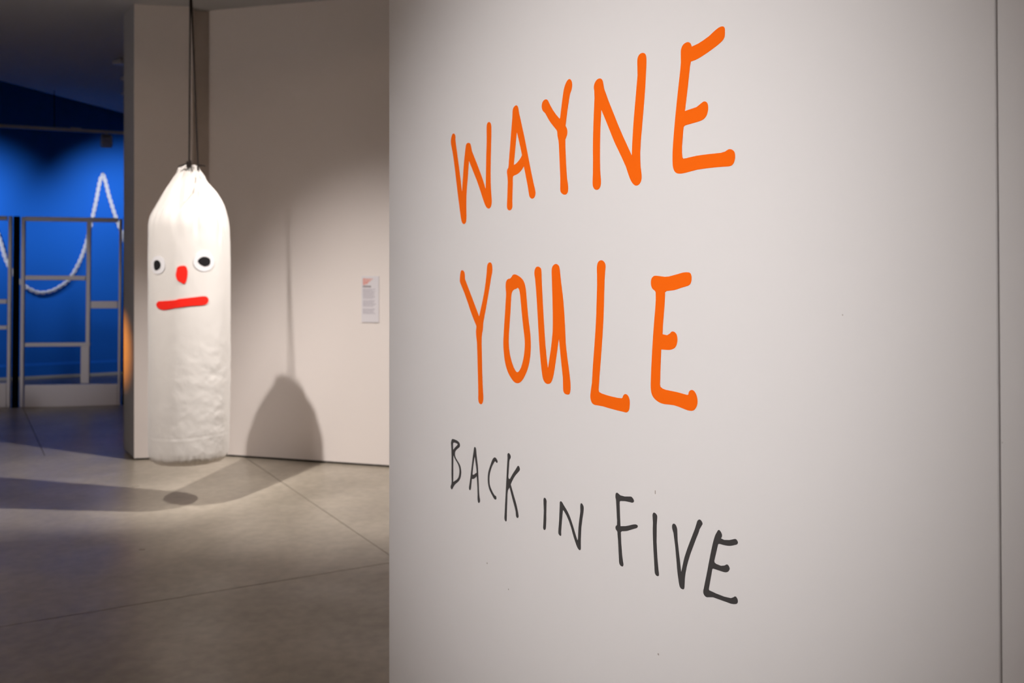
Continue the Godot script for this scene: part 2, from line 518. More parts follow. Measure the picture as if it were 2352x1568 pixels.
	wall_letter("dark grey capital F in the bottom line", g3, M.charcoal, 1220, 1110, k,
		"1403,150 1420,158 1450,185 1480,205 1530,212 1590,214 1635,215 1655,230 1675,260 1682,290 1672,308 1650,313 1620,305 1580,293 1520,288 1465,284 1450,298 1448,350 1452,480 1457,600 1462,698* 1530,698 1600,687 1660,672 1710,669 1735,680 1745,700 1735,722 1705,735 1640,752 1580,773 1530,779 1467,781* 1468,850 1474,980 1485,1130 1495,1230 1505,1290 1510,1330 1500,1355 1480,1354 1458,1335 1443,1300 1438,1230 1432,1100 1425,950 1415,830 1410,778 1390,755 1382,720 1390,692 1408,676 1405,560 1396,380 1390,265 1382,230 1382,190 1388,160")
	k = 250.0 / 1508.0
	wall_letter("tall dark grey capital I between F and V in the bottom line", g3, M.charcoal, 1470, 1150, k,
		"195,161 215,172 235,200 238,235 233,290 230,420 229,560 235,700 243,830 255,950 262,1020 255,1040 235,1038 215,1018 205,985 200,880 190,720 182,560 178,400 180,270 175,200 182,170")
	wall_letter("dark grey capital V in the bottom line", g3, M.charcoal, 1470, 1150, k,
		"466,314 488,325 505,355 514,390 517,470 522,570 535,680 550,800 562,910 571,997* 590,900 615,790 650,680 700,545 750,420 780,330 795,280 810,262 827,257 850,275 866,315 855,340 835,365 810,440 770,540 720,670 680,790 650,900 630,1000 620,1090 615,1200 605,1222 590,1223 565,1208 548,1175 535,1100 520,990 508,850 495,690 480,550 465,445 448,385 445,350 452,325")
	wall_letter("slanting dark grey capital E ending the bottom line", g3, M.charcoal, 1470, 1150, k,
		"1090,401 1110,415 1130,450 1136,480 1130,505 1120,517* 1140,530 1180,543 1230,543 1280,533 1320,526 1340,540 1356,575 1345,600 1310,610 1260,621 1210,620 1150,608 1088,592 1080,605 1060,690 1040,780 1028,840 1040,860 1080,885 1120,898 1155,899 1180,890 1205,879 1225,895 1241,930 1235,960 1215,982 1185,988 1140,978 1080,957 1010,934 1000,950 985,1040 968,1130 952,1220 960,1238 1010,1260 1080,1294 1150,1320 1220,1337 1270,1347 1295,1337 1318,1321 1340,1340 1355,1380 1350,1412 1330,1427 1270,1425 1220,1408 1150,1382 1080,1358 1010,1333 970,1328 930,1334 900,1315 880,1280 878,1240 888,1200 905,1110 935,960 965,800 1000,630 1025,530 1045,470 1070,425")

# ---------------------------------------------------------------- room

func on_blue_wall(x: float, y: float, off := 0.0) -> Vector3:
	var k := (x - CX) / F
	var depth := (12.9 + 0.532 * 6.456 - off / 0.8829) / (1.0 - 0.532 * k)
	return ray_at(x, y, depth)

func on_alcove_wall(x: float, y: float, off := 0.0) -> Vector3:
	var k := (x - CX) / F
	var depth := (7.8 - 0.307 * 2.4236 - off / 0.956) / (1.0 + 0.307 * k)
	return ray_at(x, y, depth)

func floor_and_ceilings() -> void:
	var fl := structure("floor", "polished grey-brown concrete floor with saw-cut joints")
	var room := PackedVector2Array([Vector2(-9, -6), Vector2(5, -6), Vector2(5, 18), Vector2(-9, 18)])
	put("floor_base", plan_prism(room, -0.2, -0.03), M.gap, fl)
	var a := 1.987
	var b := 0.613
	var t1 := 4.67
	var t2 := 8.6
	var g := 0.0028
	for r: Array in [[-40.0, a - g, -40.0, t1 - g], [a + g, 40.0, -40.0, t1 - g], [a + g, 40.0, t1 + g, 40.0], [-40.0, a - g, t1 + g, t2], [b + g, a - g, t2, 40.0], [-40.0, b - g, t2, 40.0]]:
		var cell := PackedVector2Array()
		for c: Array in [[r[0], r[2]], [r[1], r[2]], [r[1], r[3]], [r[0], r[3]]]:
			cell.append(Vector2(0.8689 * c[0] - 0.4951 * c[1], 0.4951 * c[0] + 0.8689 * c[1]))
		for piece in Geometry2D.intersect_polygons(room, cell):
			put("floor_slab", plan_prism(piece, -0.03, 0.0), M.concrete, fl)
	# lower ceiling over the alcove and most of the blue room; its far side runs obliquely
	var ce := structure("ceiling", "matt lower ceiling over the alcove and blue room")
	put("slab", plan_prism(PackedVector2Array([Vector2(-6.39, 6.9), Vector2(5, 6.9), Vector2(5, 18), Vector2(-4.38, 18)]), 3.555, 3.75), M.ceiling, ce)
	var wb := structure("wall_unseen_bulkhead")  # out of view; carried past the slab to keep light off the blue wall
	put("panel", plan_prism(PackedVector2Array([Vector2(-9, 6.9), Vector2(5, 6.9), Vector2(5, 7.1), Vector2(-9, 7.1)]), 3.75, 7.8), M.ceiling, wb)
	var hi := structure("ceiling_high")
	put("panel", plan_prism(room, 7.8, 8.0), M.dark_ceiling, hi)

func walls() -> void:
	wall_foot = ray_at(WALL_EDGE, HY, WALL_DEPTH)
	wall_foot.y = 0.0
	# title wall: two boards on a core, with a narrow leaning joint between them
	var w := structure("wall_front", "white painted title wall built of tall boards")
	var p0 := on_title_wall(2287.0, 0.0)
	var p1 := on_title_wall(2298.5, 1568.0)
	var lean := (p1.x - p0.x) / (p1.y - p0.y)
	var bottom := 0.0
	var top := 4.2
	var joint := func(y: float) -> float: return p0.x + (y - p0.y) * lean
	var xf := Transform3D(Basis(wall_dir, Vector3.UP, wall_out), wall_foot)
	for e in 2:
		var st := start()
		var quadr := []
		if e == 0:
			quadr = [Vector2(0, bottom), Vector2(joint.call(bottom) - 0.0012, bottom), Vector2(joint.call(top) - 0.0012, top), Vector2(0, top)]
		else:
			quadr = [Vector2(joint.call(bottom) + 0.0012, bottom), Vector2(6.2, bottom), Vector2(6.2, top), Vector2(joint.call(top) + 0.0012, top)]
		var inset := 0.0012
		var mid := Vector2.ZERO
		for q: Vector2 in quadr:
			mid += q / 4.0
		for i in 4:
			var q: Vector2 = quadr[i]
			var r: Vector2 = quadr[(i + 1) % 4]
			var qi := q + Vector2(signf(mid.x - q.x), signf(mid.y - q.y)) * inset
			var ri := r + Vector2(signf(mid.x - r.x), signf(mid.y - r.y)) * inset
			var out := (q + r) / 2.0 - mid
			quad(st, Vector3(q.x, q.y, -0.018), Vector3(r.x, r.y, -0.018), Vector3(r.x, r.y, -inset), Vector3(q.x, q.y, -inset), Vector3(out.x, out.y, 0))
			quad(st, Vector3(q.x, q.y, -inset), Vector3(r.x, r.y, -inset), Vector3(ri.x, ri.y, 0), Vector3(qi.x, qi.y, 0), Vector3(out.x, out.y, 0.5))
		var f := []
		var bk := []
		for q: Vector2 in quadr:
			var qi := q + Vector2(signf(mid.x - q.x), signf(mid.y - q.y)) * inset
			f.append(Vector3(qi.x, qi.y, 0))
			bk.append(Vector3(q.x, q.y, -0.018))
		quad(st, f[0], f[1], f[2], f[3], Vector3.BACK)
		quad(st, bk[0], bk[1], bk[2], bk[3], Vector3.FORWARD)
		put("panel", st.commit(), M.white_wall, w, xf)
	# a few specks and chips in the paint
	for e: Array in [[1512, 1502, 1.3, 1.3], [1505, 1130, 0.9, 2.6], [1119, 1293, 0.8, 0.9], [1168, 1353, 0.7, 0.8], [1935, 723, 1.0, 1.0], [2302, 1016, 1.2, 0.8]]:
		var c := on_title_wall(e[0], e[1])
		var px := (on_title_wall(e[0] + 1.0, e[1]).x - c.x)
		var sp := start()
		chamfer_box(sp, Vector3.ZERO, Vector3(e[2] * px, e[3] * px, 0.0003), 0.0002)
		put("speck", sp.commit(), M.speck, w, xf * Transform3D(Basis.IDENTITY, Vector3(c.x, c.y, 0.0002)))
	var st2 := start()
	chamfer_box(st2, Vector3(3.1, 2.1, -0.125), Vector3(3.1, 2.1, 0.106), 0.002, xf)
	put("core", st2.commit(), M.warm_wall, w)

	# alcove: a short side wall with a splayed end, and the long wall beside it; both stop just above the floor
	var s := structure("wall_side", "short pale wall with a splayed end, beside the blue room")
	put("panel", plan_prism(PackedVector2Array([Vector2(-2.945, 7.6), Vector2(-2.52, 7.69), Vector2(-2.545, 7.81), Vector2(-2.425, 7.835), Vector2(-2.425, 8.2), Vector2(-3.166, 7.96)]), 0.016, 3.555), M.warm_wall, s)
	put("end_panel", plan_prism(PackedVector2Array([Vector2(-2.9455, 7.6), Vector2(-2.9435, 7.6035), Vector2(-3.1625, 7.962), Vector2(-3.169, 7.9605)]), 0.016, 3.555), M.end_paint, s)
	put("base_gap", plan_prism(PackedVector2Array([Vector2(-2.925, 7.63), Vector2(-2.54, 7.72), Vector2(-2.56, 7.84), Vector2(-2.44, 7.86), Vector2(-2.44, 8.18), Vector2(-3.14, 7.95)]), 0.0, 0.016), M.gap, s)
	var r := structure("wall_right", "long pale alcove wall behind the hanging sack")
	put("panel", plan_prism(PackedVector2Array([Vector2(-2.4236, 7.8), Vector2(4.9, 5.552), Vector2(4.9, 5.76), Vector2(-2.4236, 8.2)]), 0.016, 3.555), M.warm_wall, r)
	put("base_gap", plan_prism(PackedVector2Array([Vector2(-2.4236, 7.82), Vector2(4.9, 5.572), Vector2(4.9, 5.74), Vector2(-2.4236, 8.18)]), 0.0, 0.016), M.gap, r)

	# blue wall with its skirting
	var b := structure("wall_back", "matt blue wall at the far end")
	put("panel", plan_prism(PackedVector2Array([Vector2(-9.0, 11.546), Vector2(1.0, 16.866), Vector2(1.0, 17.1), Vector2(-9.0, 11.78)]), 0.0, 7.8), M.blue_wall, b)
	var k := structure("baseboard_back", "blue skirting board along the blue wall")
	put("board", plan_prism(PackedVector2Array([Vector2(-8.99, 11.523), Vector2(0.99, 16.832), Vector2(0.99, 16.86), Vector2(-8.99, 11.551)]), 0.03, 0.165), M.blue_wall, k)
	# sloping top moulding, which catches the light from above
	var sk := start()
	var e0 := Vector3(-8.99, 0, -11.551)
	var e1 := Vector3(0.99, 0, -16.86)
	var fw := Vector3(0.4697, 0, 0.8829)
	quad(sk, e0 + fw * 0.026 + Vector3.UP * 0.165, e1 + fw * 0.026 + Vector3.UP * 0.165, e1 + Vector3.UP * 0.194, e0 + Vector3.UP * 0.194, fw + Vector3.UP)
	quad(sk, e0 + Vector3.UP * 0.165, e1 + Vector3.UP * 0.165, e1 + fw * 0.026 + Vector3.UP * 0.165, e0 + fw * 0.026 + Vector3.UP * 0.165, Vector3.DOWN)
	for e: Vector3 in [e0, e1]:
		tri(sk, e + Vector3.UP * 0.165, e + fw * 0.026 + Vector3.UP * 0.165, e + Vector3.UP * 0.194, Vector3.LEFT if e == e0 else Vector3.RIGHT)
	put("top_moulding", sk.commit(), M.blue_wall, k)
	put("foot_strip", plan_prism(PackedVector2Array([Vector2(-8.99, 11.51), Vector2(0.99, 16.819), Vector2(0.99, 16.862), Vector2(-8.99, 11.551)]), 0.0, 0.03), M.pale_strip, k)
	# unseen lit partition to the side, placed to bounce soft light onto the sack
	var pt := structure("wall_unseen_partition")
	put("panel", plan_prism(PackedVector2Array([Vector2(-5.4, 0.8), Vector2(-5.2, 0.8), Vector2(-5.2, 6.0), Vector2(-5.4, 6.0)]), 0.0, 4.0), M.white_wall, pt)
	# the rest of the shell, out of view
	var l := structure("wall_left")
	put("panel", plan_prism(PackedVector2Array([Vector2(-9.2, -6), Vector2(-9, -6), Vector2(-9, 18), Vector2(-9.2, 18)]), 0.0, 7.8), M.warm_wall, l)
	var e := structure("wall_entrance")
	put("panel", plan_prism(PackedVector2Array([Vector2(-9, -6.2), Vector2(5, -6.2), Vector2(5, -6), Vector2(-9, -6)]), 0.0, 7.8), M.warm_wall, e)
	var o := structure("wall_far_right")
	put("panel", plan_prism(PackedVector2Array([Vector2(5, -6), Vector2(5.2, -6), Vector2(5.2, 18), Vector2(5, 18)]), 0.0, 7.8), M.warm_wall, o)

# ---------------------------------------------------------------- hanging sack

const SACK_DEPTH := 6.26
const SACK_X := -2.071
var sack_right := Vector3(0.949, 0, -0.314)
var sack_front := Vector3(0.314, 0, 0.949)
# rows of the frame, and the sack's two sides there
var sack_rows := [[383, 412, 456], [388, 411, 458], [394, 409.5, 461], [400, 407, 466.5], [417, 396.5, 474.5], [442, 380, 496.5], [468, 364.6, 512.5], [494, 349.5, 522], [510, 344, 526], [525, 342, 528], [570, 341, 530.3], [690, 341, 531], [800, 341.5, 531], [1000, 341, 528.5], [1040, 341, 526.5], [1054, 342, 525]]

func sack_at(h: float) -> Vector2:      # (offset of the centre, radius) in metres
	var y := HY - (h - EYE) * F / SACK_DEPTH
	var rows := sack_rows
	y = clampf(y, rows[0][0], rows[-1][0])
	for i in rows.size() - 1:
		if y <= rows[i + 1][0]:
			var t: float = (y - rows[i][0]) / float(rows[i + 1][0] - rows[i][0])
			var a: Array = rows[maxi(i - 1, 0)]
			var b: Array = rows[i]
			var c: Array = rows[i + 1]
			var d: Array = rows[mini(i + 2, rows.size() - 1)]
			var ends := []
			for e in [1, 2]:
				var m0 := (float(c[e]) - float(a[e])) / maxf(1.0, float(c[0] - a[0])) * float(c[0] - b[0])
				var m1 := (float(d[e]) - float(b[e])) / maxf(1.0, float(d[0] - b[0])) * float(c[0] - b[0])
				var t2 := t * t
				var t3 := t2 * t
				ends.append((2 * t3 - 3 * t2 + 1) * b[e] + (t3 - 2 * t2 + t) * m0 + (-2 * t3 + 3 * t2) * c[e] + (t3 - t2) * m1)
			return Vector2(((ends[0] + ends[1]) / 2.0 - 435.0) / 376.7, (ends[1] - ends[0]) / 2.0 / 376.7)
	return Vector2(0, 0.25)

func bump_at(x: float, c: float, w: float) -> float:
	return exp(-pow((x - c) / w, 2.0))

func sack() -> void:
	var foot := Vector3(SACK_X, 0, -SACK_DEPTH)
	var o := thing("hanging_sack", "tall stuffed white canvas sack with a felt face, hanging above the floor", "sculpture", foot)
	var top := EYE + (HY - 383.0) / F * SACK_DEPTH
	var low := 0.275
	var fine := noise(1.0, 3, 31)
	var wrinkle := noise(1.0, 4, 77)
	var rings := []
	var N := 320
	var heights := []
	for i in 90:
		heights.append(top - 0.50 * i / 90.0)
	for i in 150:
		heights.append(lerpf(top - 0.50, low + 0.06, i / 150.0))
	for i in 14:
		heights.append(low + 0.06 * (1.0 - sin(PI / 2 * (i + 1) / 14.0)) )
	var count := heights.size()
	for i in count:
		var h: float = heights[i]
		var cr := sack_at(h)
		var round_in := 1.0
		if h < low + 0.06:
			var q := clampf((low + 0.06 - h) / 0.06, 0, 1)
			round_in = (cr.y - 0.045 * (1.0 - sqrt(maxf(0.0, 1.0 - q * q)))) / cr.y
		var gather := clampf((h - (top - 0.46)) / 0.44, 0.0, 1.0)      # 0 at the shoulder, 1 at the neck
		var ring := PackedVector3Array()
		for j in N:
			var w := TAU * j / N       # 0 faces the viewer, growing to the viewer's right
			var fold := 0.42 * cos(9.0 * w + 0.9) + 0.30 * cos(15.0 * w + 2.3) + 0.24 * cos(23.0 * w + 4.0 + 1.5 * gather) + 0.3 * fine.get_noise_2d(cos(w) * 2.2, sin(w) * 2.2)
			var r := cr.y * round_in
			# pleats that run out of the neck
			r += r * fold * 0.20 * pow(gather, 1.5)
			var ww := wrapf(w, -PI, PI)
			var down := (top - h) / 0.46
			# two deep creases parting from one point, and shallower ones to either side
			for e: Array in [[0.40, -1.55, 0.020, 0.36, 0.20], [0.38, -0.36, 0.021, 0.48, 0.26], [0.66, -0.05, 0.013, 0.55, 0.24], [0.80, 0.0, 0.010, 0.80, 0.20], [0.98, 0.05, 0.012, 0.62, 0.30], [0.17, 0.0, 0.008, 0.75, 0.18], [-0.50, -0.2, 0.009, 0.36, 0.22], [-0.95, 0.1, 0.011, 0.45, 0.25], [-0.12, 0.0, 0.006, 0.30, 0.2]]:
				var line: float = e[0] + e[1] * (down - 0.188)
				r -= e[2] * (bump_at(ww, line, 0.055) - 0.55 * bump_at(ww, line + 0.10, 0.05) - 0.3 * bump_at(ww, line - 0.09, 0.05)) * bump_at(down, e[3], e[4]) * smoothstep(0.02, 0.16, down)
			# long slack wrinkles in the lower half, more towards the right
			var slack := smoothstep(1.25, 0.85, h) * (0.55 + 0.65 * smoothstep(-0.6, 0.9, ww))
			var px := cos(w) * 0.9
			var pz := sin(w) * 0.9
			r += slack * (0.0030 * wrinkle.get_noise_3d(px * 1.5, (h + 0.09 * sin(w)) * 8.0, pz * 1.5) + 0.0014 * wrinkle.get_noise_3d(px * 3.0 + 9.0, (h - 0.12 * sin(w)) * 17.0, pz * 3.0))
			r += 0.0015 * fine.get_noise_3d(px * 3.0, h * 4.0, pz * 3.0)
			# sewn hem near the bottom, puckers below it
			r -= 0.0012 * bump_at(h, 0.455 + 0.006 * sin(2.0 * w), 0.006)
			r += 0.0010 * bump_at(h, 0.443 + 0.006 * sin(2.0 * w), 0.006)
			var pucker := smoothstep(low + 0.085, low + 0.012, h)
			r += pucker * (0.0042 * fine.get_noise_2d(cos(w) * 9.0 + 3.0, sin(w) * 9.0) + 0.0045 * fine.get_noise_2d(cos(w) * 4.0, sin(w) * 4.0 + 7.0)) - 0.004 * pucker
			var lift := 0.0
			if gather > 0.9:    # ragged rim: two humps with a dip between
				lift = (gather - 0.9) * 10.0 * (0.012 * cos(2.0 * ww - 0.5) + 0.006 * cos(5.0 * ww + 1.0) + 0.003 * cos(11.0 * ww))
			ring.append(sack_right * (cr.x + sin(w) * r) + sack_front * cos(w) * r + Vector3.UP * (h + lift))
		rings.append(ring)
	# the gathered cloth tucks in at the top
	var first: PackedVector3Array = rings[0]
	var tuck := PackedVector3Array()
	var tuck2 := PackedVector3Array()
	var mid := Vector3.ZERO
	for p in first:
		mid += p / N
	for p in first:
		tuck.append(mid.lerp(p, 0.80) + Vector3.UP * 0.004 * 0.0)
		tuck2.append(mid.lerp(p, 0.35) + Vector3.DOWN * 0.028)
	rings.push_front(tuck)
	rings.push_front(tuck2)
	var st := start()
	skin(st, rings, true, true)
	put("body", st.commit(), M.cloth, o)

	# felt face, cut out and sewn on
	var left_white := felt_patch(ellipse_text(366.0, 608.5, 16.0, 21.0, 0.0), 0, 0, 1, 0.0016)
	var e1 := put("eye", left_white, M.felt_white, o)
	put("pupil", felt_patch("358,601.5 361,598 365,597.2 369,599.5 371.8,604.5 372.4,610 370.5,615.5 366,619.3 362,620.6 359,618 357.6,612 357.3,606", 0, 0, 1, 0.0034), M.felt_black, e1)
	var e2 := put("eye", felt_patch(ellipse_text(467, 599.5, 22.5, 23.5, 0.12), 0, 0, 1, 0.0016), M.felt_white, o)
	put("pupil", felt_patch("453.5,599 456,594.5 461,591 467,589.3 474,590.5 479.5,594 481,600 479.5,607 475,610.2 468,611 461.5,608.5 456,604", 0, 0, 1, 0.0034), M.felt_black, e2)
	put("nose", felt_patch("345,1080 358,1066 385,1059 410,1059 426,1072 434,1105 433,1150 424,1195 414,1216 402,1222 385,1212 352,1192 338,1165 334,1140 341,1105", 320, 340, 240.0 / 941.0, 0.0024), M.felt_red, o)
	put("mouth", felt_patch("168,1400 185,1380 215,1377 330,1367 360,1358 420,1350 500,1341 575,1333 600,1338 616,1360 610,1390 595,1405 560,1413 460,1420 340,1438 240,1456 200,1450 178,1435 167,1415", 320, 340, 240.0 / 941.0, 0.0024), M.felt_red, o)

func ellipse_text(cx: float, cy: float, rx: float, ry: float, wob: float) -> String:
	var out := PackedStringArray()
	for i in 16:
		var w := TAU * i / 16
		out.append("%.2f,%.2f" % [cx + cos(w) * rx * (1.0 + wob * 0.3 * sin(3.0 * w)), cy + sin(w) * ry])
	return " ".join(out)

# a thin piece of felt that follows the sack, given by its outline in the frame
func felt_patch(text: String, x0: float, y0: float, k: float, t: float) -> ArrayMesh:
	var flat := func(x: float, y: float) -> Vector2: return Vector2(x, y)
	var loop := outline(text, x0, y0, k, flat)
	# on the skin of the sack at a frame point, off metres out
	var onto := func(p: Vector2, off: float) -> Vector3:
		var depth := SACK_DEPTH - 0.2
		var h := 1.5
		var u := (p.x - 435.0) / 376.7
		var w := 0.0
		var cr := Vector2.ZERO
		for it in 4:
			h = EYE - (p.y - HY) / F * depth
			cr = sack_at(h)
			var s := clampf((u - cr.x) / cr.y, -0.995, 0.995)
			w = asin(s)
			depth = SACK_DEPTH - cos(w) * cr.y * 0.949 + u * 0.314
		var r := cr.y + 0.0016 + off
		return sack_right * (cr.x + sin(w) * r) + sack_front * cos(w) * r + Vector3.UP * h
	var st := start()
	var lo := loop[0].x
	var hi := lo
	for p in loop:
		lo = minf(lo, p.x)
		hi = maxf(hi, p.x)
	var n := maxi(3, int((hi - lo) / 1.25))
	for i in n:
		var a := lerpf(lo, hi, float(i) / n)
		var b := lerpf(lo, hi, float(i + 1) / n)
		for piece in Geometry2D.intersect_polygons(loop, PackedVector2Array([Vector2(a, -999), Vector2(b, -999), Vector2(b, 9999), Vector2(a, 9999)])):
			var tris := Geometry2D.triangulate_polygon(piece)
			for j in range(0, tris.size(), 3):
				var front := []
				var back := []
				for e in 3:
					front.append(onto.call(piece[tris[j + e]], t))
					back.append(onto.call(piece[tris[j + e]], -0.003))
				tri(st, front[0], front[1], front[2], sack_front)
				tri(st, back[0], back[1], back[2], -sack_front)
	var mid := Vector2.ZERO
	for p in loop:
		mid += p / loop.size()
	for i in loop.size():
		var p := loop[i]
		var q := loop[(i + 1) % loop.size()]
		var away: Vector3 = onto.call((p + q) / 2.0, 0.0) - onto.call(mid, 0.0)
		quad(st, onto.call(p, -0.003), onto.call(q, -0.003), onto.call(q, t), onto.call(p, t), away)
	return st.commit()

func hanging_rope() -> void:
	var beam_at := Vector3(-2.05, 4.12, -6.245)
	# the beam the rope is slung over, parallel to the alcove wall, held by two drop rods
	var along := Vector3(0.956, 0, 0.2935)
	var bm := thing("lighting_track", "straight grey track high above the sack, above the picture", "track", beam_at + along * 1.9)
	var bx := Basis(along, Vector3.UP, along.cross(Vector3.UP))
	var st := start()
	chamfer_box(st, Vector3.ZERO, Vector3(2.05, 0.035, 0.03), 0.004)
	put("bar", st.commit(), M.steel, bm, Transform3D(bx, Vector3.ZERO))
	for s in [-1.2, 1.4]:
		st = start()
		tube(st, PackedVector3Array([Vector3(s, 0.03, 0), Vector3(s, 3.66, 0)]), 0.008, 8)
		put("drop_rod", st.commit(), M.steel, bm, Transform3D(bx, Vector3.ZERO))

	var knot := ray_at(434.5, 377.0, SACK_DEPTH - 0.07)
	var o := thing("rope", "black cord in two strands knotted to the sack's gathered neck", "rope", knot)
	var local := func(p: Vector3) -> Vector3: return p - knot
	var a := beam_at + along * 0.012 + Vector3(0, -0.03, 0.031)
	var b := beam_at - along * 0.012 + Vector3(0, -0.03, -0.031)
	st = start()
	tube(st, PackedVector3Array([local.call(a), local.call(ray_at(437.0, 0, SACK_DEPTH - 0.03)), Vector3.ZERO]), 0.0056, 10)
	put("strand", st.commit(), M.rope, o)
	st = start()
	tube(st, PackedVector3Array([local.call(b), local.call(ray_at(440.0, 0, SACK_DEPTH + 0.0)), local.call(ray_at(454.5, 379, SACK_DEPTH - 0.02)), local.call(ray_at(455, 392, SACK_DEPTH - 0.02))]), 0.0056, 10)
	put("strand", st.commit(), M.rope, o)
	st = start()
	# over the track
	var over := PackedVector3Array()
	for i in 9:
		var w := PI * i / 8.0
		over.append(local.call(beam_at + along * 0.012 * cos(w) + Vector3(0, -0.03 + 0.075 * sin(w) , 0) + Vector3(0, 0, 0.0375 * cos(w))))
	tube(st, over, 0.0056, 8)
	put("sling", st.commit(), M.rope, o)
	st = start()
	var coil := PackedVector3Array()
	for i in 40:
		var w := TAU * i / 13.0
		coil.append(Vector3(cos(w) * 0.011, -0.018 + 0.036 * i / 39.0, sin(w) * 0.011 + 0.006))
	tube(st, coil, 0.0062, 8)
	put("knot", st.commit(), M.rope, o)
	for path: Array in [[[433, 374.5], [426, 377], [418, 379.5], [409.5, 382.5]], [[434, 379], [435, 384], [430, 388.5], [425.5, 388.5]], [[455, 379], [462, 379.5], [472, 381]]]:
		var pts := PackedVector3Array()
		for p: Array in path:
			pts.append(local.call(ray_at(p[0], p[1], SACK_DEPTH - 0.085 if p[0] < 450 else SACK_DEPTH - 0.01)))
		st = start()
		tube(st, curve_through(pts, 0.006), 0.0048, 8, false, 0.7)
		put("cord_end", st.commit(), M.rope, o)

# ---------------------------------------------------------------- wall label

func text_panel() -> void:
	var im := Image.create(150, 410, false, Image.FORMAT_RGB8)
	im.fill(Color(0.845, 0.82, 0.83))
	var rng := RandomNumberGenerator.new()
	rng.seed = 4
	# a ragged orange heading, a dark line and three blocks of small grey print
	for row in 6:
		var y := 20 + row * 10
		var wide := 84.0 - row * 12.5
		var x := 12.0
		while x < 12.0 + wide:
			im.fill_rect(Rect2i(int(x), y, int(rng.randf_range(6, 10)), 8), Color(0.85, 0.47, 0.37))
			x += rng.randf_range(9, 12)
	var xk := 12.0
	while xk < 78.0:
		im.fill_rect(Rect2i(int(xk), 84, 6, 14), Color(0.42, 0.37, 0.38))
		xk += 8.0
	for block: Array in [[112, 9], [213, 6], [288, 5]]:
		for row in block[1]:
			var y: int = block[0] + row * 10
			var x := 12.0
			var end := 112.0 + rng.randf_range(-16, 6)
			while x < end:
				var wl := rng.randf_range(5, 15)
				im.fill_rect(Rect2i(int(x), y, int(wl), 6), Color(0.66, 0.63, 0.66))
				x += wl + 3.0
	var tex := ImageTexture.create_from_image(im)
	var m := plain(Color.WHITE, 0.7, 0.3)
	m.albedo_texture = tex
	var a := on_alcove_wall(831, 634)
	var b := on_alcove_wall(871, 634)
	var c := on_alcove_wall(831, 740)
	var wide2 := Vector2(b.x - a.x, b.z - a.z).length()
	var tall := a.y - c.y
	var along := Vector3(0.956, 0, 0.2935)
	var out := along.cross(Vector3.UP)
	var o := thing("text_panel", "small white text panel with an orange heading on the pale alcove wall", "sign", a + along * wide2 / 2.0 + Vector3.DOWN * tall)
	var xf := Transform3D(Basis(along, Vector3.UP, out), Vector3.ZERO)
	var st := start()
	chamfer_box(st, Vector3(0, tall / 2.0, 0.003), Vector3(wide2 / 2.0, tall / 2.0, 0.0025), 0.0006)
	put("board", st.commit(), M.label_board, o, xf)
	st = start()
	var w := wide2 / 2.0 - 0.001
	var v := [Vector3(-w, 0.001, 0.0058), Vector3(-w, tall - 0.001, 0.0058), Vector3(w, tall - 0.001, 0.0058), Vector3(w, 0.001, 0.0058)]
	var uv := [Vector2(0, 1), Vector2(0, 0), Vector2(1, 0), Vector2(1, 1)]
	for i: int in [0, 1, 2, 0, 2, 3]:
		st.set_normal(Vector3.BACK)
		st.set_uv(uv[i])
		st.add_vertex(v[i])
	put("print", st.commit(), m, o, xf)

# ---------------------------------------------------------------- blue room

func frame_point(x: float, y: float) -> Vector2:
	# (metres along the frames' foot line, height), with their slight lean taken out
	var k := (x - CX) / F
	var depth := (10.36 + 0.188 * -(-5.245)) / (1.0 - 0.188 * k)
	var p := ray_at(x, y, depth)
	var u := (p.x + 5.245) / 0.9828
	return Vector2(u - 0.0095 * (p.y - 0.02), p.y)

func frame_bar(parent: Node, called: String, x0: float, x1: float, y0: float, y1: float, thick: float, mat: Material, back := 0.0) -> void:
	var a := frame_point(x0, y1)
	var b := frame_point(x1, y0)
	if y1 > 925.0:
		a.y = 0.0     # stands on the floor
	var m := (a + b) / 2.0
	var st := start()
	chamfer_box(st, Vector3(m.x, m.y, -thick / 2.0 - back), Vector3((b.x - a.x) / 2.0, (b.y - a.y) / 2.0, thick / 2.0), 0.004)
	put(called, st.commit(), mat, parent)

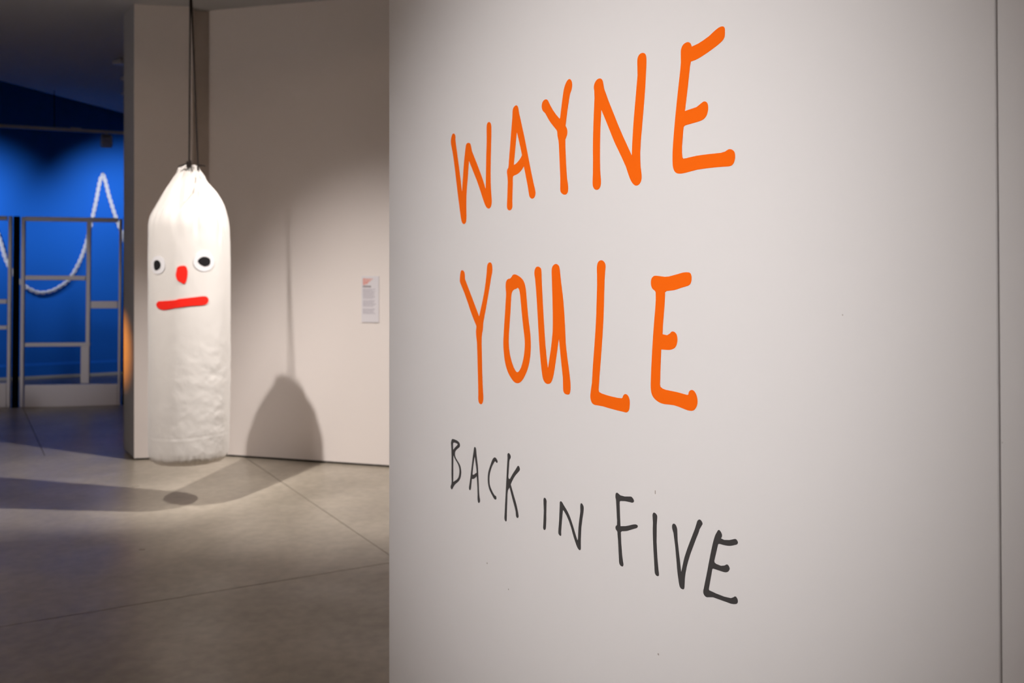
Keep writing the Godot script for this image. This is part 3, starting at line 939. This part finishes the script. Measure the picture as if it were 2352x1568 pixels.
func frames() -> void:
	var along := Vector3(0.9828, 0, -0.1848)
	var lean := Basis(along, Vector3.UP, along.cross(Vector3.UP)) * Basis(Vector3.BACK, -0.0095)
	var base := Transform3D(lean, Vector3(-5.245, 0.0, -10.36))
	# the whole screen: two stiles, a mullion, bars at odd heights and a solid bottom board
	var o := thing("window_screen", "grey painted window-like screen of five open panes before the blue wall", "screen", base.origin)
	o.basis = base.basis
	frame_bar(o, "stile", 44.6, 56.6, 498, 933, 0.05, M.frame_paint)
	frame_bar(o, "stile", 269.6, 279.2, 500, 930, 0.05, M.frame_paint)
	frame_bar(o, "top_rail", 57.0, 270.6, 498.6, 507, 0.048, M.frame_paint)
	frame_bar(o, "mullion", 196.3, 208, 507, 785, 0.048, M.frame_paint)
	frame_bar(o, "mullion", 184.5, 204.8, 790, 879, 0.048, M.frame_paint)
	frame_bar(o, "crossbar", 56.8, 196, 632, 642.6, 0.044, M.frame_paint)
	frame_bar(o, "crossbar", 208, 269.8, 689.5, 706.5, 0.044, M.frame_paint)
	frame_bar(o, "crossbar", 56.2, 206, 785, 796, 0.044, M.frame_paint)
	frame_bar(o, "bottom_board", 55.5, 269.2, 879.5, 932, 0.046, M.frame_paint)
	var p := thing("window_screen", "second grey screen, only its edge and rails showing at the picture's border", "screen", base.origin)
	p.basis = base.basis
	frame_bar(p, "stile", 14.6, 26.2, 496.5, 935, 0.05, M.frame_paint)
	frame_bar(p, "stile", -208, -196, 494, 938, 0.05, M.frame_paint)
	frame_bar(p, "top_rail", -196, 14.6, 496, 504.5, 0.048, M.frame_paint)
	frame_bar(p, "mullion", -60, -48, 504.5, 880, 0.048, M.frame_paint)
	frame_bar(p, "crossbar", -48, 14.6, 687.5, 698, 0.044, M.frame_paint)
	frame_bar(p, "crossbar", -48, 14.6, 748, 757.5, 0.044, M.frame_paint)
	frame_bar(p, "crossbar", -196, -60, 640, 650, 0.044, M.frame_paint)
	frame_bar(p, "bottom_board", -196, 14.2, 880, 936, 0.046, M.frame_paint)
	# black posts between and beside the screens
	for e: Array in [[27.6, 43.2, "black square post standing between the two grey screens"], [280.2, 296.0, "black post beside the grey screen, mostly hidden by the pale wall"]]:
		var q := thing("post", e[2], "post", base.origin)
		q.basis = base.basis
		frame_bar(q, "shaft", e[0], e[1], 496.5, 938, 0.075, M.black_post, -0.02)
		frame_bar(q, "foot_plate", e[0] - 0.6, e[1] + 0.6, 936, 940, 0.085, M.black_post, -0.025)

func chain() -> void:
	var o := thing("chain", "white plastic chain draped in swags along the blue wall", "chain", on_blue_wall(97, 672, 0.06))
	var origin := o.position
	var pts := PackedVector3Array()
	for p: Array in [[-42, 400], [-27, 468], [-11, 520], [2, 558], [14, 597], [34, 633], [58, 657], [80, 669], [97, 672], [118, 668], [136, 659], [152, 648], [164, 634], [182, 602], [197, 562], [208, 518], [219, 470], [235, 402], [251, 452], [264, 493], [280, 535], [296, 578], [318, 624]]:
		pts.append(on_blue_wall(p[0], p[1], 0.05) - origin)
	var path := curve_through(pts, 0.004)
	# one link: a stadium of round wire, drawn once
	var loop := PackedVector3Array()
	var half := 0.013
	var r := 0.0175
	for i in 8:
		var w := -PI / 2 + PI * i / 7.0
		loop.append(Vector3(half + cos(w) * r, sin(w) * r, 0))
	for i in 8:
		var w := PI / 2 + PI * i / 7.0
		loop.append(Vector3(-half + cos(w) * r, sin(w) * r, 0))
	var st := start()
	tube(st, loop, 0.0080, 7, true)
	var link := st.commit()
	var pitch := 0.036
	var gone := 0.0
	var next := 0.0
	var turn := 0
	for i in path.size() - 1:
		gone += path[i].distance_to(path[i + 1])
		if gone >= next:
			var d := (path[mini(i + 4, path.size() - 1)] - path[maxi(i - 4, 0)]).normalized()
			var out := Vector3(0.469, 0, 0.883)
			var side := out.cross(d).normalized()
			var n := d.cross(side)
			var spin := (0.2 if turn % 2 == 0 else 1.38)
			var b := Basis(d, side, n) * Basis(Vector3.RIGHT, spin)
			put("chain_link", link, M.plastic, o, Transform3D(b, path[i]))
			turn += 1
			next += pitch
	for p: Array in [[-42, 399], [235, 400]]:
		st = start()
		var at := on_blue_wall(p[0], p[1], 0.0) - origin
		var out := Vector3(0.469, 0, 0.883)
		tube(st, PackedVector3Array([at, at + out * 0.075, at + out * 0.082 + Vector3.UP * 0.02]), 0.005, 8)
		put("hook", st.commit(), M.steel, o)

func track_and_fittings() -> void:
	var a := ray_at(-120, 279.6, 3.1)
	# hung level at 3.1 m, parallel to the blue wall
	var p0 := Vector3(-6.9, 3.1, -(11.27 + 0.532 * (-6.9 + 5.64)))
	var p1 := Vector3(-3.2, 3.1, -(11.27 + 0.532 * (-3.2 + 5.64)))
	var mid := (p0 + p1) / 2.0
	var d := (p1 - p0).normalized()
	var b := Basis(d, Vector3.UP, d.cross(Vector3.UP))
	var o := thing("lighting_track", "thin pale lighting track hung in front of the blue wall", "track", mid)
	var st := start()
	chamfer_box(st, Vector3.ZERO, Vector3(p0.distance_to(p1) / 2.0, 0.019, 0.019), 0.003)
	put("bar", st.commit(), M.fitting, o, Transform3D(b, Vector3.ZERO))
	for s in [-0.35, 1.35]:
		st = start()
		tube(st, PackedVector3Array([Vector3(s, 0.019, 0), Vector3(s, 0.45, 0)]), 0.004, 6)
		put("drop_wire", st.commit(), M.black_post, o, Transform3D(b, Vector3.ZERO))
	st = start()
	chamfer_box(st, Vector3(-0.12, 0.022, 0), Vector3(0.06, 0.008, 0.022), 0.003)
	put("joiner", st.commit(), M.fitting, o, Transform3D(b, Vector3.ZERO))
	# a track spot seen from behind: gear box, stem and a drum-shaped head
	var at := Vector3(-4.86, 3.1, -(11.27 + 0.532 * (-4.86 + 5.64)))
	var f := thing("spot_lamp", "grey box-shaped spotlight hanging from the pale track", "spotlight", at)
	st = start()
	chamfer_box(st, Vector3(0, -0.037, 0), Vector3(0.02, 0.017, 0.016), 0.003)
	put("stem", st.commit(), M.fitting, f, Transform3D(b, Vector3.ZERO))
	var tilt := b * Basis(Vector3.RIGHT, -0.5)
	st = start()
	chamfer_box(st, Vector3(0, 0, 0), Vector3(0.064, 0.062, 0.055), 0.010)
	put("housing", st.commit(), M.fitting, f, Transform3D(tilt, Vector3(0, -0.11, 0)))
	st = start()
	for k in 3:
		chamfer_box(st, Vector3(0, 0.02 + k * 0.016, 0.058), Vector3(0.045, 0.004, 0.004), 0.001)
	put("cooling_fins", st.commit(), M.steel, f, Transform3D(tilt, Vector3(0, -0.11, 0)))
	st = start()
	chamfer_box(st, Vector3(0, -0.01, -0.0585), Vector3(0.045, 0.04, 0.003), 0.002)
	put("lens", st.commit(), M.lens, f, Transform3D(tilt, Vector3(0, -0.11, 0)))
	var l := SpotLight3D.new()
	l.name = "beam"
	blue_beam(l, BLUE_ENERGY, BLUE_HALF)
	f.add_child(l)
	l.position = Vector3(0, -0.12, 0) + (tilt * Vector3(0, 0, -0.075))
	l.look_at_from_position(f.position + l.position, on_blue_wall(292, 525), Vector3.UP)
	# small pale fittings on the low ceiling, half behind the pale wall
	for e: Array in [[262, 134, 292, 152, "long pale ceiling fitting above the blue room"], [281, 172, 300, 190, "small pale ceiling fitting beside the pale wall edge, between the other two"], [281, 208, 300, 222, "small pale ceiling fitting beside the pale wall edge, lowest of three"]]:
		var depth: float = (3.555 - EYE - 0.04) * F / (HY - (e[1] + e[3]) / 2.0)
		var c := ray_at((e[0] + e[2]) / 2.0, (e[1] + e[3]) / 2.0, depth)
		var q := thing("ceiling_fitting", e[4], "ceiling fitting", c)
		st = start()
		var wide: float = (e[2] - e[0]) / 2.0 / F * depth
		chamfer_box(st, Vector3.ZERO, Vector3(wide, 0.022, 0.05), 0.008)
		put("body", st.commit(), M.fitting, q, Transform3D(Basis(Vector3.UP, -0.5), Vector3.ZERO))
		st = start()
		tube(st, PackedVector3Array([Vector3(0, 0.015, 0), Vector3(0, 3.555 - c.y, 0)]), 0.012, 8)
		put("stem", st.commit(), M.fitting, q)

func blue_beam(l: SpotLight3D, energy: float, half: float) -> void:
	l.light_energy = energy
	l.light_color = Color(0.93, 0.95, 1.0)
	l.spot_angle = half
	l.spot_angle_attenuation = 1.0
	l.spot_range = 20.0
	l.spot_attenuation = 2.0
	l.light_size = 0.05
	l.shadow_enabled = true

# ---------------------------------------------------------------- all of it

func _ready() -> void:
	var at := CameraAttributesPhysical.new()
	at.frustum_focal_length = 35.0
	at.frustum_focus_distance = 1.85
	at.frustum_near = 0.05
	at.frustum_far = 100.0
	at.exposure_aperture = 5.6
	var cam := Camera3D.new()
	cam.name = "camera"
	cam.attributes = at
	cam.set_frustum(0.05 * 1568.0 / F, Vector2(0, -0.05 * (784.0 - HY) / F), 0.05, 100.0)
	cam.position = Vector3(0, EYE, 0)
	add_child(cam)
	cam.current = true
	var we := WorldEnvironment.new()
	we.name = "environment"
	var env := Environment.new()
	env.background_mode = Environment.BG_COLOR
	env.background_color = Color.BLACK
	env.tonemap_mode = Environment.TONE_MAPPER_LINEAR
	env.tonemap_exposure = 1.0
	env.sdfgi_enabled = true
	env.ssao_enabled = true
	env.ssil_enabled = true
	we.environment = env
	add_child(we)
	make_materials()
	# added fill for the front gallery: one wide unseen panel under the high ceiling
	var panel := thing("fill_panel", "wide dim fill panel added under the high ceiling, out of view", "light panel", Vector3(-2.2, 7.74, -1.5))
	var st := start()
	chamfer_box(st, Vector3.ZERO, Vector3(2.05, 0.03, 2.05), 0.01)
	put("casing", st.commit(), M.fitting, panel)
	st = start()
	chamfer_box(st, Vector3(0, -0.034, 0), Vector3(1.98, 0.004, 1.98), 0.002)
	var glow := plain(Color.WHITE, 0.6)
	glow.emission_enabled = true
	glow.emission = Color(1.0, 0.9, 0.8)
	glow.emission_energy_multiplier = 0.3
	put("diffuser", st.commit(), glow, panel)
	var area := AreaLight3D.new()
	area.name = "fill_light"
	area.area_size = Vector2(3.9, 3.9)
	area.light_energy = 2.4
	area.light_color = Color(1.0, 0.87, 0.75)
	area.area_range = 30.0
	area.area_attenuation = 2.0
	area.shadow_enabled = true
	panel.add_child(area)
	area.transform = Transform3D(Basis(Vector3.RIGHT, -PI / 2), Vector3(0, -0.05, 0))
	# the spots that make the picture
	var warm := Color(1.0, 0.983, 0.975)
	spot_lamp("high spotlight throwing the sack's shadow onto the alcove wall, out of view", Vector3(-2.84, 6.3, -2.74), Vector3(-0.90, 0.0, -7.05), 53.0, warm, 15.4, 1.0, 0.06)
	spot_lamp("high spotlight beside the first, throwing a fainter shadow, out of view", Vector3(-2.92, 7.42, -1.33), Vector3(-1.25, 0.0, -7.05), 7.0, warm, 14.0, 1.0, 0.11)
	spot_lamp("track spotlight lighting the sack from its other side, out of view", Vector3(0.5, 3.75, -5.75), Vector3(-2.8, 0.25, -6.85), 18.0, warm, 18.5, 0.85, 0.05)
	spot_lamp("spotlight aimed at the lettering on the white wall, out of view", Vector3(-1.915, 2.6, 0.845), wall_foot_guess() + wall_dir * 0.99 + Vector3(0, 1.41, 0), 11.7, Color(1.0, 0.99, 0.99), 19.5, 1.0, 0.05)
	spot_lamp("amber spotlight aimed at the splayed wall end, out of view", Vector3(-4.65, 0.95, -8.3), Vector3(-3.23, 0.84, -8.07), 6.0, Color(1.0, 0.60, 0.20), 14.5, 1.0, 0.03, 0.8, M.amber_lens)
	spot_lamp("spotlight on the pale track washing the blue wall, out of view", Vector3(-6.5, 2.92, -10.80), on_blue_wall(-110, 525), BLUE_ENERGY * 1.3, Color(0.93, 0.95, 1.0), BLUE_HALF, 1.0, 0.05)
	spot_lamp("spotlight out of view, placed to light the unseen side partition and so the sack", Vector3(-3.3, 4.3, -3.6), Vector3(-5.2, 1.7, -4.2), 22.0, warm, 38.0, 0.8, 0.06)  # unseen, placed so the partition bounces light onto the sack
	spot_lamp("spotlight throwing light from the front gallery onto the grey screens, out of view", Vector3(-3.6, 3.3, -3.4), Vector3(-5.0, 0.95, -10.4), 9.0, Color(1.0, 0.985, 1.0), 9.6, 0.7, 0.35)
	floor_and_ceilings()
	walls()
	sack()
	hanging_rope()
	lettering()
	text_panel()
	frames()
	chain()
	track_and_fittings()

func wall_foot_guess() -> Vector3:
	var p := ray_at(WALL_EDGE, HY, WALL_DEPTH)
	return Vector3(p.x, 0, p.z)
